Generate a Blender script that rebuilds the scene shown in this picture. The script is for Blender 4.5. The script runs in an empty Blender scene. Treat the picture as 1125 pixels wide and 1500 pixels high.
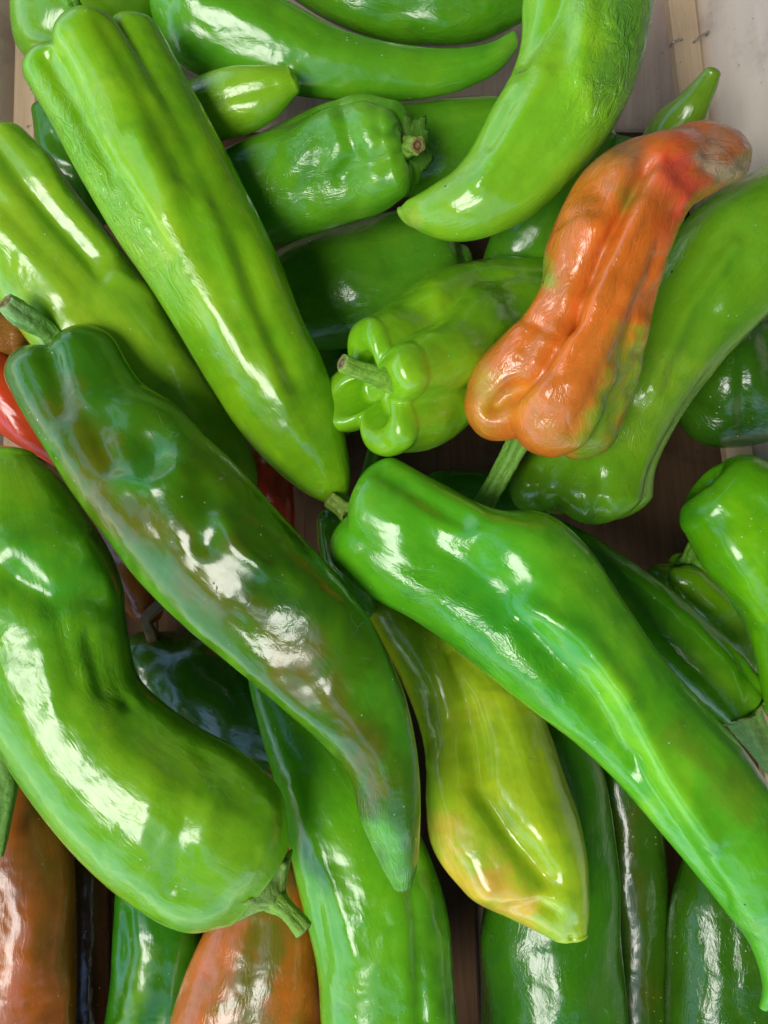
import bpy, math, random
import numpy as np
from mathutils import Vector

# ------------------------------------------------------------------ camera, world, sun, exposure
SC = bpy.context.scene
K = 0.0003            # metres per photo pixel on the plane z = 0
H = 0.36              # camera height above that plane
cam = bpy.data.cameras.new('camera')
co = bpy.data.objects.new('camera', cam)
SC.collection.objects.link(co)
co.location = (0, 0, H)
cam.sensor_fit = 'VERTICAL'
cam.angle = 2 * math.atan(750 * K / H)
cam.clip_start = 0.01
cam.clip_end = 500
SC.camera = co
SC.render.resolution_x, SC.render.resolution_y = 768, 1024

SUN_AZ = math.radians(232)     # measured from +Y (top of picture) clockwise: light comes from lower left
SUN_EL = math.radians(62)
w = bpy.data.worlds.new('World')
SC.world = w
w.use_nodes = True
nt = w.node_tree
sky = nt.nodes.new('ShaderNodeTexSky')
sky.sky_type = 'NISHITA'
sky.sun_disc = False
sky.dust_density = 0.2
sky.ozone_density = 2.0
sky.sun_elevation = SUN_EL
sky.sun_rotation = SUN_AZ
nt.links.new(sky.outputs[0], nt.nodes['Background'].inputs[0])
nt.nodes['Background'].inputs[1].default_value = 0.15

sl = bpy.data.lights.new('sun', 'SUN')
sl.energy = 1.3
sl.angle = math.radians(30)
sl.color = (1.0, 0.95, 0.86)
so = bpy.data.objects.new('sun', sl)
SC.collection.objects.link(so)
sd = Vector((math.sin(SUN_AZ) * math.cos(SUN_EL), math.cos(SUN_AZ) * math.cos(SUN_EL), math.sin(SUN_EL)))
so.rotation_euler = (-sd).to_track_quat('-Z', 'Y').to_euler()
so.location = sd * 3
SC.view_settings.view_transform = 'Standard'
SC.view_settings.look = 'None'
SC.view_settings.exposure = 0.95
SC.view_settings.gamma = 1

# ------------------------------------------------------------------ helpers
def px2w(x, y, z):
    s = K * (H - z) / H
    return np.stack([(np.asarray(x, float) - 562.5) * s, (750 - np.asarray(y, float)) * s, np.asarray(z, float) + 0 * s], -1)

def w2px(v):
    s = K * (H - v[..., 2]) / H
    return v[..., 0] / s + 562.5, 750 - v[..., 1] / s

def srgb(c):
    if isinstance(c, str):
        c = [int(c[i:i + 2], 16) / 255 for i in (0, 2, 4)]
    c = np.asarray(c, float)
    return np.where(c <= 0.04045, c / 12.92, ((c + 0.055) / 1.055) ** 2.4)

def mesh_obj(name, verts, faces, mat, parent=None, attrs=None, uv=None, smooth=True):
    me = bpy.data.meshes.new(name)
    verts = np.asarray(verts, np.float32)
    faces = np.asarray(faces, np.int32)
    nv, nf, k = len(verts), len(faces), faces.shape[1]
    me.vertices.add(nv); me.vertices.foreach_set('co', verts.ravel())
    me.loops.add(nf * k); me.loops.foreach_set('vertex_index', faces.ravel())
    me.polygons.add(nf); me.polygons.foreach_set('loop_start', np.arange(nf, dtype=np.int32) * k)
    me.polygons.foreach_set('use_smooth', np.full(nf, smooth))
    if uv is not None:
        ul = me.uv_layers.new(name='UVMap')
        ul.data.foreach_set('uv', np.asarray(uv, np.float32).ravel())
    me.update(calc_edges=True)
    me.validate()
    for n, a in (attrs or {}).items():
        a = np.asarray(a, np.float32)
        if a.ndim == 2:
            at = me.attributes.new(n, 'FLOAT_COLOR', 'POINT')
            at.data.foreach_set('color', np.concatenate([a, np.ones((len(a), 1), np.float32)], 1).ravel())
        else:
            at = me.attributes.new(n, 'FLOAT', 'POINT')
            at.data.foreach_set('value', a)
    me.materials.append(mat)
    o = bpy.data.objects.new(name, me)
    SC.collection.objects.link(o)
    if parent:
        o.parent = parent
        o.matrix_parent_inverse = parent.matrix_basis.inverted()
    return o

def catmull(P, n):
    P = np.asarray(P, float)
    d = np.sqrt(np.linalg.norm(np.diff(P[:, :3], axis=0), axis=1)) + 1e-9
    t = np.concatenate([[0], np.cumsum(d)])
    P2 = np.vstack([2 * P[0] - P[1], P, 2 * P[-1] - P[-2]])
    t2 = np.concatenate([[-d[0]], t, [t[-1] + d[-1]]])
    # even spacing by arc length
    arc = np.concatenate([[0], np.cumsum(np.linalg.norm(np.diff(P[:, :3], axis=0), axis=1))])
    u = np.interp(np.linspace(0, arc[-1], n), arc, t)
    out = []
    for x in u:
        i = min(max(np.searchsorted(t, x, 'right') - 1, 0), len(t) - 2)
        p0, p1, p2, p3 = P2[i:i + 4]; a, b, c, e = t2[i:i + 4]
        A1 = (b - x) / (b - a) * p0 + (x - a) / (b - a) * p1
        A2 = (c - x) / (c - b) * p1 + (x - b) / (c - b) * p2
        A3 = (e - x) / (e - c) * p2 + (x - c) / (e - c) * p3
        B1 = (c - x) / (c - a) * A1 + (x - a) / (c - a) * A2
        B2 = (e - x) / (e - b) * A2 + (x - b) / (e - b) * A3
        out.append((c - x) / (c - b) * B1 + (x - b) / (c - b) * B2)
    return np.array(out)

def unit(v):
    return v / (np.linalg.norm(v, axis=-1, keepdims=True) + 1e-12)

def grid_faces(nr, nt_):
    i, j = np.meshgrid(np.arange(nr - 1), np.arange(nt_), indexing='ij')
    j2 = (j + 1) % nt_
    return np.stack([i * nt_ + j, i * nt_ + j2, (i + 1) * nt_ + j2, (i + 1) * nt_ + j], -1).reshape(-1, 4)

def normals(V):      # V: (rings, around, 3)
    du = np.roll(V, -1, 1) - np.roll(V, 1, 1)
    dv = np.gradient(V, axis=0)
    return unit(np.cross(du, dv))

def seg_dist(x, y, pts):
    pts = np.asarray(pts, float)
    if len(pts) == 1:
        return np.hypot(x - pts[0, 0], y - pts[0, 1])
    best = np.full(x.shape, 1e9)
    for (ax, ay), (bx, by) in zip(pts[:-1], pts[1:]):
        dx, dy = bx - ax, by - ay
        t = np.clip(((x - ax) * dx + (y - ay) * dy) / (dx * dx + dy * dy + 1e-9), 0, 1)
        best = np.minimum(best, np.hypot(x - ax - t * dx, y - ay - t * dy))
    return best

# ------------------------------------------------------------------ materials
def new_mat(name):
    m = bpy.data.materials.new(name); m.use_nodes = True
    return m, m.node_tree, m.node_tree.nodes['Principled BSDF']

def N(nt, t, **kw):
    n = nt.nodes.new(t)
    for k, v in kw.items():
        if k in n.inputs: n.inputs[k].default_value = v
        else: setattr(n, k, v)
    return n

def math_node(nt, op, a, b=None, clamp=False):
    n = nt.nodes.new('ShaderNodeMath'); n.operation = op; n.use_clamp = clamp
    for i, v in enumerate((a, b)):
        if v is None: continue
        if isinstance(v, (int, float)): n.inputs[i].default_value = v
        else: nt.links.new(v, n.inputs[i])
    return n.outputs[0]

def ramp(nt, src, lo, hi, a=0.0, b=1.0):
    n = nt.nodes.new('ShaderNodeMapRange'); n.interpolation_type = 'SMOOTHSTEP'
    nt.links.new(src, n.inputs[0])
    for i, v in zip((1, 2, 3, 4), (lo, hi, a, b)): n.inputs[i].default_value = v
    return n.outputs[0]

def mix(nt, fac, a, b, mode='MIX'):
    n = nt.nodes.new('ShaderNodeMix'); n.data_type = 'RGBA'; n.blend_type = mode
    for s, v in ((n.inputs[0], fac), (n.inputs[6], a), (n.inputs[7], b)):
        if hasattr(v, 'is_linked') or hasattr(v, 'links'): nt.links.new(v, s)
        elif isinstance(v, (int, float)): s.default_value = v
        else: s.default_value = (*v, 1)
    return n.outputs[2]

def skin_material():
    m, nt, p = new_mat('pepper_skin')
    L = nt.links
    tc = N(nt, 'ShaderNodeTexCoord'); uv = N(nt, 'ShaderNodeUVMap', uv_map='UVMap')
    oi = N(nt, 'ShaderNodeObjectInfo'); seed = math_node(nt, 'MULTIPLY', oi.outputs['Random'], 37.0)
    col = N(nt, 'ShaderNodeAttribute', attribute_name='tint').outputs['Color']
    wr = N(nt, 'ShaderNodeAttribute', attribute_name='wrinkle').outputs['Fac']
    def noise(vec, scale, detail=3, rough=0.55, stretch=None, dist=0.0):
        n = N(nt, 'ShaderNodeTexNoise', Scale=scale, Detail=detail, Roughness=rough, Distortion=dist)
        if stretch:
            mp = N(nt, 'ShaderNodeMapping'); mp.inputs['Scale'].default_value = stretch
            L.new(vec, mp.inputs[0]); vec = mp.outputs[0]
        L.new(vec, n.inputs['Vector'])
        return n.outputs['Fac']
    def shifted(sock):
        a = N(nt, 'ShaderNodeVectorMath', operation='ADD'); L.new(sock, a.inputs[0]); L.new(seed, a.inputs[1]); return a.outputs[0]
    O, U = shifted(tc.outputs['Object']), shifted(uv.outputs[0])
    # colour: broad mottling, lengthwise streaks, pale pin specks, odd dark scars
    mott = noise(O, 38, 3, 0.55, dist=0.4)
    c = mix(nt, ramp(nt, mott, 0.42, 0.68, 0, 0.35), col, mix(nt, 1.0, col, (1.7, 1.18, 0.9), 'MULTIPLY'))
    dk = noise(O, 55, 3, 0.6)
    c = mix(nt, ramp(nt, dk, 0.50, 0.75, 0, 0.5), c, mix(nt, 1.0, c, (0.55, 0.70, 0.76), 'MULTIPLY'))
    st = noise(U, 1.0, 4, 0.6, (260, 18, 1))
    c = mix(nt, ramp(nt, st, 0.45, 0.72, 0, 0.38), c, mix(nt, 1.0, c, (1.35, 1.15, 1.3), 'MULTIPLY'))
    fine = noise(O, 420, 3, 0.6)
    c = mix(nt, ramp(nt, fine, 0.4, 0.75, 0, 0.22), c, mix(nt, 1.0, c, (0.7, 0.8, 0.7), 'MULTIPLY'))
    vor = N(nt, 'ShaderNodeTexVoronoi', Scale=230.0, Randomness=1.0); L.new(O, vor.inputs['Vector'])
    sp = math_node(nt, 'LESS_THAN', vor.outputs['Distance'], 0.095)
    pick = N(nt, 'ShaderNodeSeparateColor'); L.new(vor.outputs['Color'], pick.inputs[0])
    spk = math_node(nt, 'MULTIPLY', sp, math_node(nt, 'GREATER_THAN', pick.outputs[0], 0.6))
    c = mix(nt, math_node(nt, 'MULTIPLY', math_node(nt, 'MULTIPLY', spk, 0.8), ramp(nt, noise(O, 35, 3), 0.45, 0.6)), c, (0.7, 0.75, 0.5))
    v2 = N(nt, 'ShaderNodeTexVoronoi', Scale=75.0, Randomness=1.0); L.new(O, v2.inputs['Vector'])
    p2 = N(nt, 'ShaderNodeSeparateColor'); L.new(v2.outputs['Color'], p2.inputs[0])
    scar = math_node(nt, 'MULTIPLY', math_node(nt, 'LESS_THAN', v2.outputs['Distance'], 0.05), math_node(nt, 'GREATER_THAN', p2.outputs[1], 0.93))
    c = mix(nt, math_node(nt, 'MULTIPLY', scar, 0.8), c, (0.02, 0.015, 0.008))
    # hairline scratches: thin broken lines, paler than the skin
    sw = N(nt, 'ShaderNodeTexNoise', Scale=45.0, Detail=2.0); L.new(O, sw.inputs['Vector'])
    wv = N(nt, 'ShaderNodeTexVoronoi', feature='DISTANCE_TO_EDGE', Scale=24.0); 
    vm = N(nt, 'ShaderNodeVectorMath', operation='ADD'); L.new(O, vm.inputs[0])
    vs = N(nt, 'ShaderNodeVectorMath', operation='SCALE'); L.new(sw.outputs['Color'], vs.inputs[0]); vs.inputs['Scale'].default_value = 0.05
    L.new(vs.outputs[0], vm.inputs[1]); L.new(vm.outputs[0], wv.inputs['Vector'])
    scr = math_node(nt, 'MULTIPLY', math_node(nt, 'LESS_THAN', wv.outputs['Distance'], 0.005), ramp(nt, noise(O, 48, 2), 0.60, 0.64))
    c = mix(nt, math_node(nt, 'MULTIPLY', scr, 0.22), c, (0.42, 0.45, 0.28))
    L.new(c, p.inputs['Base Color'])
    L.new(c, p.inputs['Subsurface Radius'])
    p.inputs['Subsurface Weight'].default_value = 0.22
    p.inputs['Subsurface Scale'].default_value = 0.006
    # gloss
    rn = noise(O, 90, 4, 0.65)
    scuff = ramp(nt, noise(O, 70, 6, 0.75, dist=0.8), 0.62, 0.70, 0, 0.14)
    r = math_node(nt, 'ADD', math_node(nt, 'ADD', ramp(nt, rn, 0.35, 0.72, 0.14, 0.28), scuff), math_node(nt, 'MULTIPLY', wr, 0.10))
    L.new(r, p.inputs['Roughness'])
    p.inputs['IOR'].default_value = 1.52
    p.inputs['Coat Weight'].default_value = 0.4
    p.inputs['Coat Roughness'].default_value = 0.12
    # relief: soft undulation, lengthwise strings, crosswise creases where shrivelled, orange-peel
    h1 = math_node(nt, 'MULTIPLY', noise(O, 52, 2, 0.4, dist=0.3), 0.0019)
    h2 = math_node(nt, 'MULTIPLY', noise(U, 1.0, 3, 0.5, (190, 22, 1)), 0.00022)
    h3 = math_node(nt, 'MULTIPLY', math_node(nt, 'MULTIPLY', noise(O, 200, 3, 0.55, dist=1.0), ramp(nt, noise(O, 30, 2), 0.5, 0.65, 0.0, 1.0)), 0.00020)
    cr = noise(U, 1.0, 4, 0.6, (190, 85, 1), 0.9)
    crs = math_node(nt, 'POWER', math_node(nt, 'ABSOLUTE', math_node(nt, 'SUBTRACT', cr, 0.5)), 0.7)
    h4 = math_node(nt, 'MULTIPLY', math_node(nt, 'MULTIPLY', crs, wr), 0.0024)
    h5 = math_node(nt, 'MULTIPLY', noise(O, 1500, 2, 0.5), 0.00002)
    h6 = math_node(nt, 'SUBTRACT', math_node(nt, 'MULTIPLY', spk, 0.0001), math_node(nt, 'MULTIPLY', scr, 0.00012))
    h = h1
    for q in (h2, h3, h4, h5, h6): h = math_node(nt, 'ADD', h, q)
    b = N(nt, 'ShaderNodeBump', Strength=1.0, Distance=1.0)
    L.new(h, b.inputs['Height']); L.new(b.outputs[0], p.inputs['Normal'])
    L.new(b.outputs[0], p.inputs['Coat Normal'])
    return m

def stem_material():
    m, nt, p = new_mat('pepper_stem')
    L = nt.links
    tc = N(nt, 'ShaderNodeTexCoord'); uv = N(nt, 'ShaderNodeUVMap', uv_map='UVMap')
    col = N(nt, 'ShaderNodeAttribute', attribute_name='tint').outputs['Color']
    n1 = N(nt, 'ShaderNodeTexNoise', Scale=260.0, Detail=5.0, Roughness=0.65); L.new(tc.outputs['Object'], n1.inputs['Vector'])
    mp = N(nt, 'ShaderNodeMapping'); mp.inputs['Scale'].default_value = (900, 90, 1); L.new(uv.outputs[0], mp.inputs[0])
    n2 = N(nt, 'ShaderNodeTexNoise', Scale=1.0, Detail=3.0); L.new(mp.outputs[0], n2.inputs['Vector'])
    col = mix(nt, 1.0, col, (1.3, 1.35, 1.0), 'MULTIPLY')
    c = mix(nt, ramp(nt, n1.outputs['Fac'], 0.4, 0.7, 0, 0.6), col, mix(nt, 1.0, col, (0.6, 0.66, 0.5), 'MULTIPLY'))
    c = mix(nt, ramp(nt, n2.outputs['Fac'], 0.5, 0.7, 0, 0.5), c, mix(nt, 1.0, col, (1.7, 1.5, 1.9), 'MULTIPLY'))
    L.new(c, p.inputs['Base Color'])
    p.inputs['Roughness'].default_value = 0.52
    h = math_node(nt, 'ADD', math_node(nt, 'MULTIPLY', n1.outputs['Fac'], 0.0012), math_node(nt, 'MULTIPLY', n2.outputs['Fac'], 0.0006))
    b = N(nt, 'ShaderNodeBump', Strength=1.0, Distance=1.0); L.new(h, b.inputs['Height']); L.new(b.outputs[0], p.inputs['Normal'])
    return m

def wood_material(name, base, dark, rough=0.7, stretch=(14, 300, 300), stain=0.5):
    m, nt, p = new_mat(name)
    L = nt.links
    tc = N(nt, 'ShaderNodeTexCoord')
    oi = N(nt, 'ShaderNodeObjectInfo')
    mp = N(nt, 'ShaderNodeMapping'); mp.inputs['Scale'].default_value = stretch
    L.new(tc.outputs['Object'], mp.inputs[0])
    g = N(nt, 'ShaderNodeTexNoise', noise_dimensions='4D', Scale=1.0, Detail=6.0, Roughness=0.6, Distortion=0.6); L.new(mp.outputs[0], g.inputs['Vector'])
    L.new(math_node(nt, 'MULTIPLY', oi.outputs['Random'], 20.0), g.inputs['W'])
    s = N(nt, 'ShaderNodeTexNoise', Scale=22.0, Detail=5.0, Roughness=0.65); L.new(tc.outputs['Object'], s.inputs['Vector'])
    k = N(nt, 'ShaderNodeTexNoise', Scale=160.0, Detail=3.0, Roughness=0.7); L.new(tc.outputs['Object'], k.inputs['Vector'])
    c = mix(nt, ramp(nt, g.outputs['Fac'], 0.35, 0.75, 0, 0.6), base, dark)
    c = mix(nt, ramp(nt, s.outputs['Fac'], 0.48, 0.72, 0, stain), c, tuple(x * 0.5 for x in dark))
    c = mix(nt, ramp(nt, k.outputs['Fac'], 0.66, 0.74, 0, 0.7), c, tuple(x * 0.25 for x in dark))
    L.new(c, p.inputs['Base Color']); p.inputs['Roughness'].default_value = rough; p.inputs['Specular IOR Level'].default_value = 0.25
    b = N(nt, 'ShaderNodeBump', Strength=0.6, Distance=0.001); L.new(g.outputs['Fac'], b.inputs['Height']); L.new(b.outputs[0], p.inputs['Normal'])
    return m

SKIN = skin_material()
STEM = stem_material()
PALE = wood_material('pale_poplar_wood', (0.90, 0.78, 0.64), (0.70, 0.58, 0.46), 0.65, (120, 9, 40), 0.45)
TAN = wood_material('tan_batten_wood', (0.70, 0.52, 0.33), (0.50, 0.34, 0.19), 0.65, (300, 14, 300), 0.25)
FLOORW = wood_material('stained_floor_wood', (0.10, 0.055, 0.026), (0.05, 0.026, 0.012), 0.9, (260, 12, 200), 0.8)

def simple(name, col, rough, metal=0.0):
    m, nt, p = new_mat(name)
    n = N(nt, 'ShaderNodeTexNoise', Scale=300.0, Detail=3.0)
    nt.links.new(mix(nt, n.outputs['Fac'], tuple(col), tuple(x * 0.55 for x in col)), p.inputs['Base Color'])
    p.inputs['Roughness'].default_value = rough; p.inputs['Metallic'].default_value = metal
    return m
STEEL = simple('staple_steel', (0.62, 0.60, 0.57), 0.35, 0.9)

# ------------------------------------------------------------------ pepper builder
COUNT = [0]
# lobe shape on the shoulder: radial and axial profile from the flank to the bottom of the stem hollow
CAP = np.array([(1, 0), (0.985, .2), (0.93, .48), (0.82, .76), (0.68, .95), (0.53, 1.0), (0.40, .86), (0.30, .58), (0.22, .32), (0.12, .2), (0.02, .18)])

CAPW = np.array([(1, 0), (1.0, .3), (0.96, .62), (0.86, .92), (0.73, 1.0), (0.61, .9), (0.52, .62), (0.46, .34), (0.44, .1), (0.25, 0), (0.02, -.05)])

def pepper(name, label, pairs, z, thick=0.85, cap=0.4, tip=1.0, lobes=(3, 90, .16, .05), col='5f9e20', blobs=(),
           sculpt=(), wr=0.05, wblobs=(), stem=None, calyx=None, hollow=1.0, res=1.0, seed=None, group=None, cat='pepper',
           wob=0.022, tipcol=None, wide=False, wobc=0.05, notch=0.38, dents=(9, 10, 26, 2.6)):
    COUNT[0] += 1
    rs = np.random.RandomState(seed if seed is not None else COUNT[0] * 7 + 3)
    P = np.asarray(pairs, float)
    z = np.interp(np.linspace(0, 1, len(P)), np.linspace(0, 1, len(z)), z)
    A = px2w(P[:, 0], P[:, 1], z); B = px2w(P[:, 2], P[:, 3], z)
    C = (A + B) / 2; S = (B - A) / 2
    nL = int(130 * res); nT = int(120 * res)
    G = catmull(np.hstack([C, S]), nL)
    C, S = G[:, :3], G[:, 3:]
    T = unit(np.gradient(C, axis=0))
    wd = np.linalg.norm(S, axis=1, keepdims=True)
    s = S / wd
    u = unit(np.cross(T, s)); u *= np.sign(u[:, 2:3])
    arc = np.concatenate([[0], np.cumsum(np.linalg.norm(np.diff(C, axis=0), axis=1))])
    th = np.radians(-90 + 360 * np.arange(nT) / nT)
    n, ph, d0, d1 = lobes
    v = (arc / arc[-1])[:, None]
    wave = ph + 14 * np.sin(v * 3.1 + rs.rand() * 6)
    jit = rs.uniform(-.18, .18, 3)
    thj = th[None, :] + jit[0] * np.sin(th + jit[1] * 20)
    lob = np.abs(np.sin(n * (thj - np.radians(wave)) / 2))
    soft = 1 - np.sqrt(lob ** 2 + 0.03)           # 1 in the furrow
    dep = d0 * np.exp(-v * 4.0) + d1 * (1 - v ** 3)
    f = 1 - dep * np.clip(soft, -.2, 1) ** 1.3 * 1.2 if False else 1 - dep * np.clip(soft, 0, 1) ** 1.4 * 1.25
    # soft irregular swelling
    for k in range(9):
        a, b, c = rs.randint(1, 5), rs.uniform(1, 9), rs.rand() * 6.28
        f = f + wob / (0.6 + 0.25 * a) * rs.uniform(.4, 1) * np.sin(a * th[None, :] + b * v * 2.2 + c) * np.sin(v * math.pi * .98 + .06) ** .5
    x = np.cos(th)[None, :] * f; y = np.sin(th)[None, :] * f
    x = np.where(x > 0, x / x.max(1, keepdims=True), x / -x.min(1, keepdims=True))
    # the outline a viewer sees includes the near side of the flesh: settle centre and width so it keeps its measured breadth
    qa = np.stack(w2px(C - S), -1); qb = np.stack(w2px(C + S), -1)
    e = unit(qb - qa); m0 = (qa + qb) / 2; hw = np.linalg.norm(qb - qa, axis=1) / 2
    for _ in range(4):
        wd = np.linalg.norm(S, axis=1, keepdims=True)
        body = C[:, None, :] + x[..., None] * S[:, None, :] + (y * thick)[..., None] * (u * wd)[:, None, :]
        bx, by = w2px(body)
        tt = (bx - m0[:, :1]) * e[:, :1] + (by - m0[:, 1:]) * e[:, 1:]
        hi, lo_ = tt.max(1), tt.min(1)
        ker = np.ones(9) / 9
        sm = lambda a: np.convolve(np.pad(a, 4, 'edge'), ker, 'valid')
        sc = sm(np.clip(2 * hw / (hi - lo_), .75, 1.2)); sh = sm((hi + lo_) / 2)
        kk = (K * (H - C[:, 2]) / H)[:, None]
        C = C.copy(); C[:, 0:1] -= (e[:, :1] * sh[:, None]) * kk * .9; C[:, 1:2] += (e[:, 1:] * sh[:, None]) * kk * .9
        S = S * sc[:, None]
    wd = np.linalg.norm(S, axis=1, keepdims=True)
    body = C[:, None, :] + x[..., None] * S[:, None, :] + (y * thick)[..., None] * (u * wd)[:, None, :]
    # shoulder
    q = np.linspace(0, 1, 34)
    pr = catmull(np.hstack([CAPW if wide else CAP, np.zeros((len(CAP), 1))]), 34)
    rho, ax = pr[:, 0][::-1], pr[:, 1][::-1]
    lb0 = lob[0]
    amp = 1 - notch + notch * lb0 ** .8 if cap > 0 else 1
    shr = 1 - 0.16 * np.clip(1 - lb0, 0, 1)[None, :] * np.sin(np.clip((1 - rho) * 2, 0, 1) * math.pi / 2)[:, None]
    amps = 1 + (amp[None, :] - 1) * np.ones_like(rho)[:, None]
    amps = amps * (1 + wobc * np.sin(th * 1 + rs.rand() * 6)[None, :] + wobc * np.sin(2 * th + rs.rand() * 6)[None, :])
    axv = ax[:, None] * amps
    low = (rho < 0.55)[:, None]
    axv = np.where(low, ax[:, None] * (1 + (amps - 1) * (rho[:, None] / .55)) - (1 - ax[:, None]) * (hollow - 1) * 0.5, axv)
    shape = x[0][None, :] * rho[:, None] * shr, y[0][None, :] * rho[:, None] * shr
    cc = C[0] - 0 * T[0]
    T0 = unit(C[0] - C[3])
    capv = cc + shape[0][..., None] * S[0] + (shape[1] * thick)[..., None] * (u[0] * wd[0]) + (axv * cap)[..., None] * (T0 * wd[0])
    # tip
    a = np.linspace(0, math.pi / 2, 16)[1:]
    rr, aa = np.cos(a), np.sin(a) * tip
    tipv = C[-1] + (x[-1][None, :] * rr[:, None])[..., None] * S[-1] + (y[-1][None, :] * rr[:, None] * thick)[..., None] * (u[-1] * wd[-1]) + aa[:, None, None] * (unit(C[-1] - C[-3]) * wd[-1])
    V = np.vstack([capv[:-1], body, tipv])
    ctr = np.vstack([np.repeat(C[:1], len(capv) - 1, 0), C, np.repeat(C[-1:], len(tipv), 0)])
    Nn = normals(V)
    mid = len(capv) + nL // 2
    sgn = np.sign(np.sum(Nn[mid] * (V[mid] - ctr[mid][None])))
    Nn *= sgn
    X, Y = w2px(V)
    disp = np.zeros(X.shape)
    for g in sculpt:
        pts, width, depth = g[:3]
        d = seg_dist(X, Y, pts)
        disp -= depth * K * np.exp(-(d / width) ** 2)
    rd = np.random.RandomState(COUNT[0] + 500)
    nd, r0, r1, dd = dents
    for k in range(nd):
        i0 = rd.randint(34, len(V) - 20); j0 = rd.randint(nT // 4 - 18, nT // 4 + 44) % nT
        ang = rd.rand() * 3.14; ra = rd.uniform(r0, r1); rb = ra * rd.uniform(.45, 1)
        dx, dy = X - X[i0, j0], Y - Y[i0, j0]
        p_, q_ = dx * np.cos(ang) + dy * np.sin(ang), -dx * np.sin(ang) + dy * np.cos(ang)
        disp -= dd * K * rd.uniform(-.6, 1) * (rb / r1) * np.exp(-(p_ / ra) ** 2 - (q_ / rb) ** 2)
    disp *= np.clip(Nn[..., 2] * 2.2, 0, 1)
    # calm the displacement on the end fans
    V = V + Nn * disp[..., None]
    # colour
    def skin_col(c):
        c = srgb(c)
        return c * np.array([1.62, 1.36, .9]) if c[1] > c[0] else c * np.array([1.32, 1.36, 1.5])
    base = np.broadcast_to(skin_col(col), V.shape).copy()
    k1 = rs.rand(6) * 6
    wx = 14 * np.sin(Y / 23 + k1[0]) + 9 * np.sin(X / 13 + Y / 31 + k1[1]); wy = 14 * np.sin(X / 19 + k1[2]) + 8 * np.sin(Y / 11 - X / 27 + k1[3])
    nz = 0
    for k in range(26):
        a = rs.rand() * 6.28; lam = rs.uniform(5, 26); nz = nz + np.sin((X * np.cos(a) + Y * np.sin(a)) / lam * 2.2 + rs.rand() * 6.28 + 1.5 * np.sin(Y / 17 + k)) / 5
    if tipcol:
        vv = np.concatenate([np.zeros(len(capv) - 1), v[:, 0], np.ones(len(tipv))])
        base = base + (skin_col(tipcol) - base) * (np.clip((vv - .55) / .45, 0, 1) ** 1.3)[:, None, None]
    for bl in blobs:
        pts, width, bc, stg = bl
        d = seg_dist(X + wx * min(1, width / 40), Y + wy * min(1, width / 40), pts)
        base = base + (skin_col(bc) - base) * (stg * np.exp(-(np.clip(d / width + nz * .28, 0, 9)) ** 2))[..., None]
    W = np.full(X.shape, float(wr))
    for pts, width, stg in wblobs:
        W = np.maximum(W, stg * np.exp(-(seg_dist(X, Y, pts) / width) ** 2))
    F = grid_faces(len(V), nT)
    # uv in metres: around, along
    L = np.concatenate([[0], np.cumsum(np.linalg.norm(np.diff(V.mean(1), axis=0), axis=1))])
    L = np.concatenate([np.cumsum(np.full(len(capv) - 1, wd[0, 0] * 1.2 / len(capv))), wd[0, 0] * 1.2 + arc, wd[0, 0] * 1.2 + arc[-1] + np.arange(1, len(tipv) + 1) * wd[-1, 0] / 16])
    ring = np.full(len(V), np.median(wd))
    i, j = np.meshgrid(np.arange(len(V) - 1), np.arange(nT), indexing='ij')
    def uvp(i, j):
        return np.stack([j / nT * 6.28 * np.median(wd) * .9, L[i]], -1)
    uv = np.stack([uvp(i, j), uvp(i, j + 1), uvp(i + 1, j + 1), uvp(i + 1, j)], 2).reshape(-1, 2)
    if sgn < 0:
        F = F[:, ::-1]; uv = uv.reshape(-1, 4, 2)[:, ::-1].reshape(-1, 2)
    loc = C[len(C) // 2].copy()
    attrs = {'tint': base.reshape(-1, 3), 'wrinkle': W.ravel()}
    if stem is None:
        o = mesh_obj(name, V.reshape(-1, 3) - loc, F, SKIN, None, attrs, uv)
        o.location = loc
        root = o
    else:
        root = bpy.data.objects.new(name, None)
        SC.collection.objects.link(root)
        root.location = loc; root.empty_display_size = 0.02
        o = mesh_obj('body', V.reshape(-1, 3) - loc, F, SKIN, None, attrs, uv)
        o.parent = root
        make_stem(root, loc, stem, calyx, rs)
    root['label'] = label; root['category'] = cat
    if group: root['group'] = group
    return root

def tube(path, rad, nT, tint, ridge, rs, endcap=True):
    path = np.asarray(path, float)
    G = catmull(np.hstack([path, np.asarray(rad, float)[:, None]]), 34)
    C, R = G[:, :3], G[:, 3]
    T = unit(np.gradient(C, axis=0))
    ref = np.array([0.3, 0.2, 1.0])
    s = unit(np.cross(T, ref)); u = np.cross(s, T)
    th = 2 * math.pi * np.arange(nT) / nT
    k = 5
    f = 1 + ridge * np.cos(k * th + 1)[None, :] + 0.05 * np.sin(2 * th + 9 * np.linspace(0, 1, 34)[:, None]) + 0.02 * rs.randn(34, nT)
    V = C[:, None] + R[:, None, None] * f[..., None] * (np.cos(th)[None, :, None] * s[:, None] + np.sin(th)[None, :, None] * u[:, None])
    # rounded close with a slight rim
    rows = [V]
    for rr, a in ((.96, .12), (.85, .2), (.6, .12), (.3, .06), (.02, .05)):
        rows.append((C[-1] + T[-1] * R[-1] * a + (V[-1] - C[-1]) * rr)[None])
    V = np.vstack(rows)
    return V, C, R, T

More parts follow.
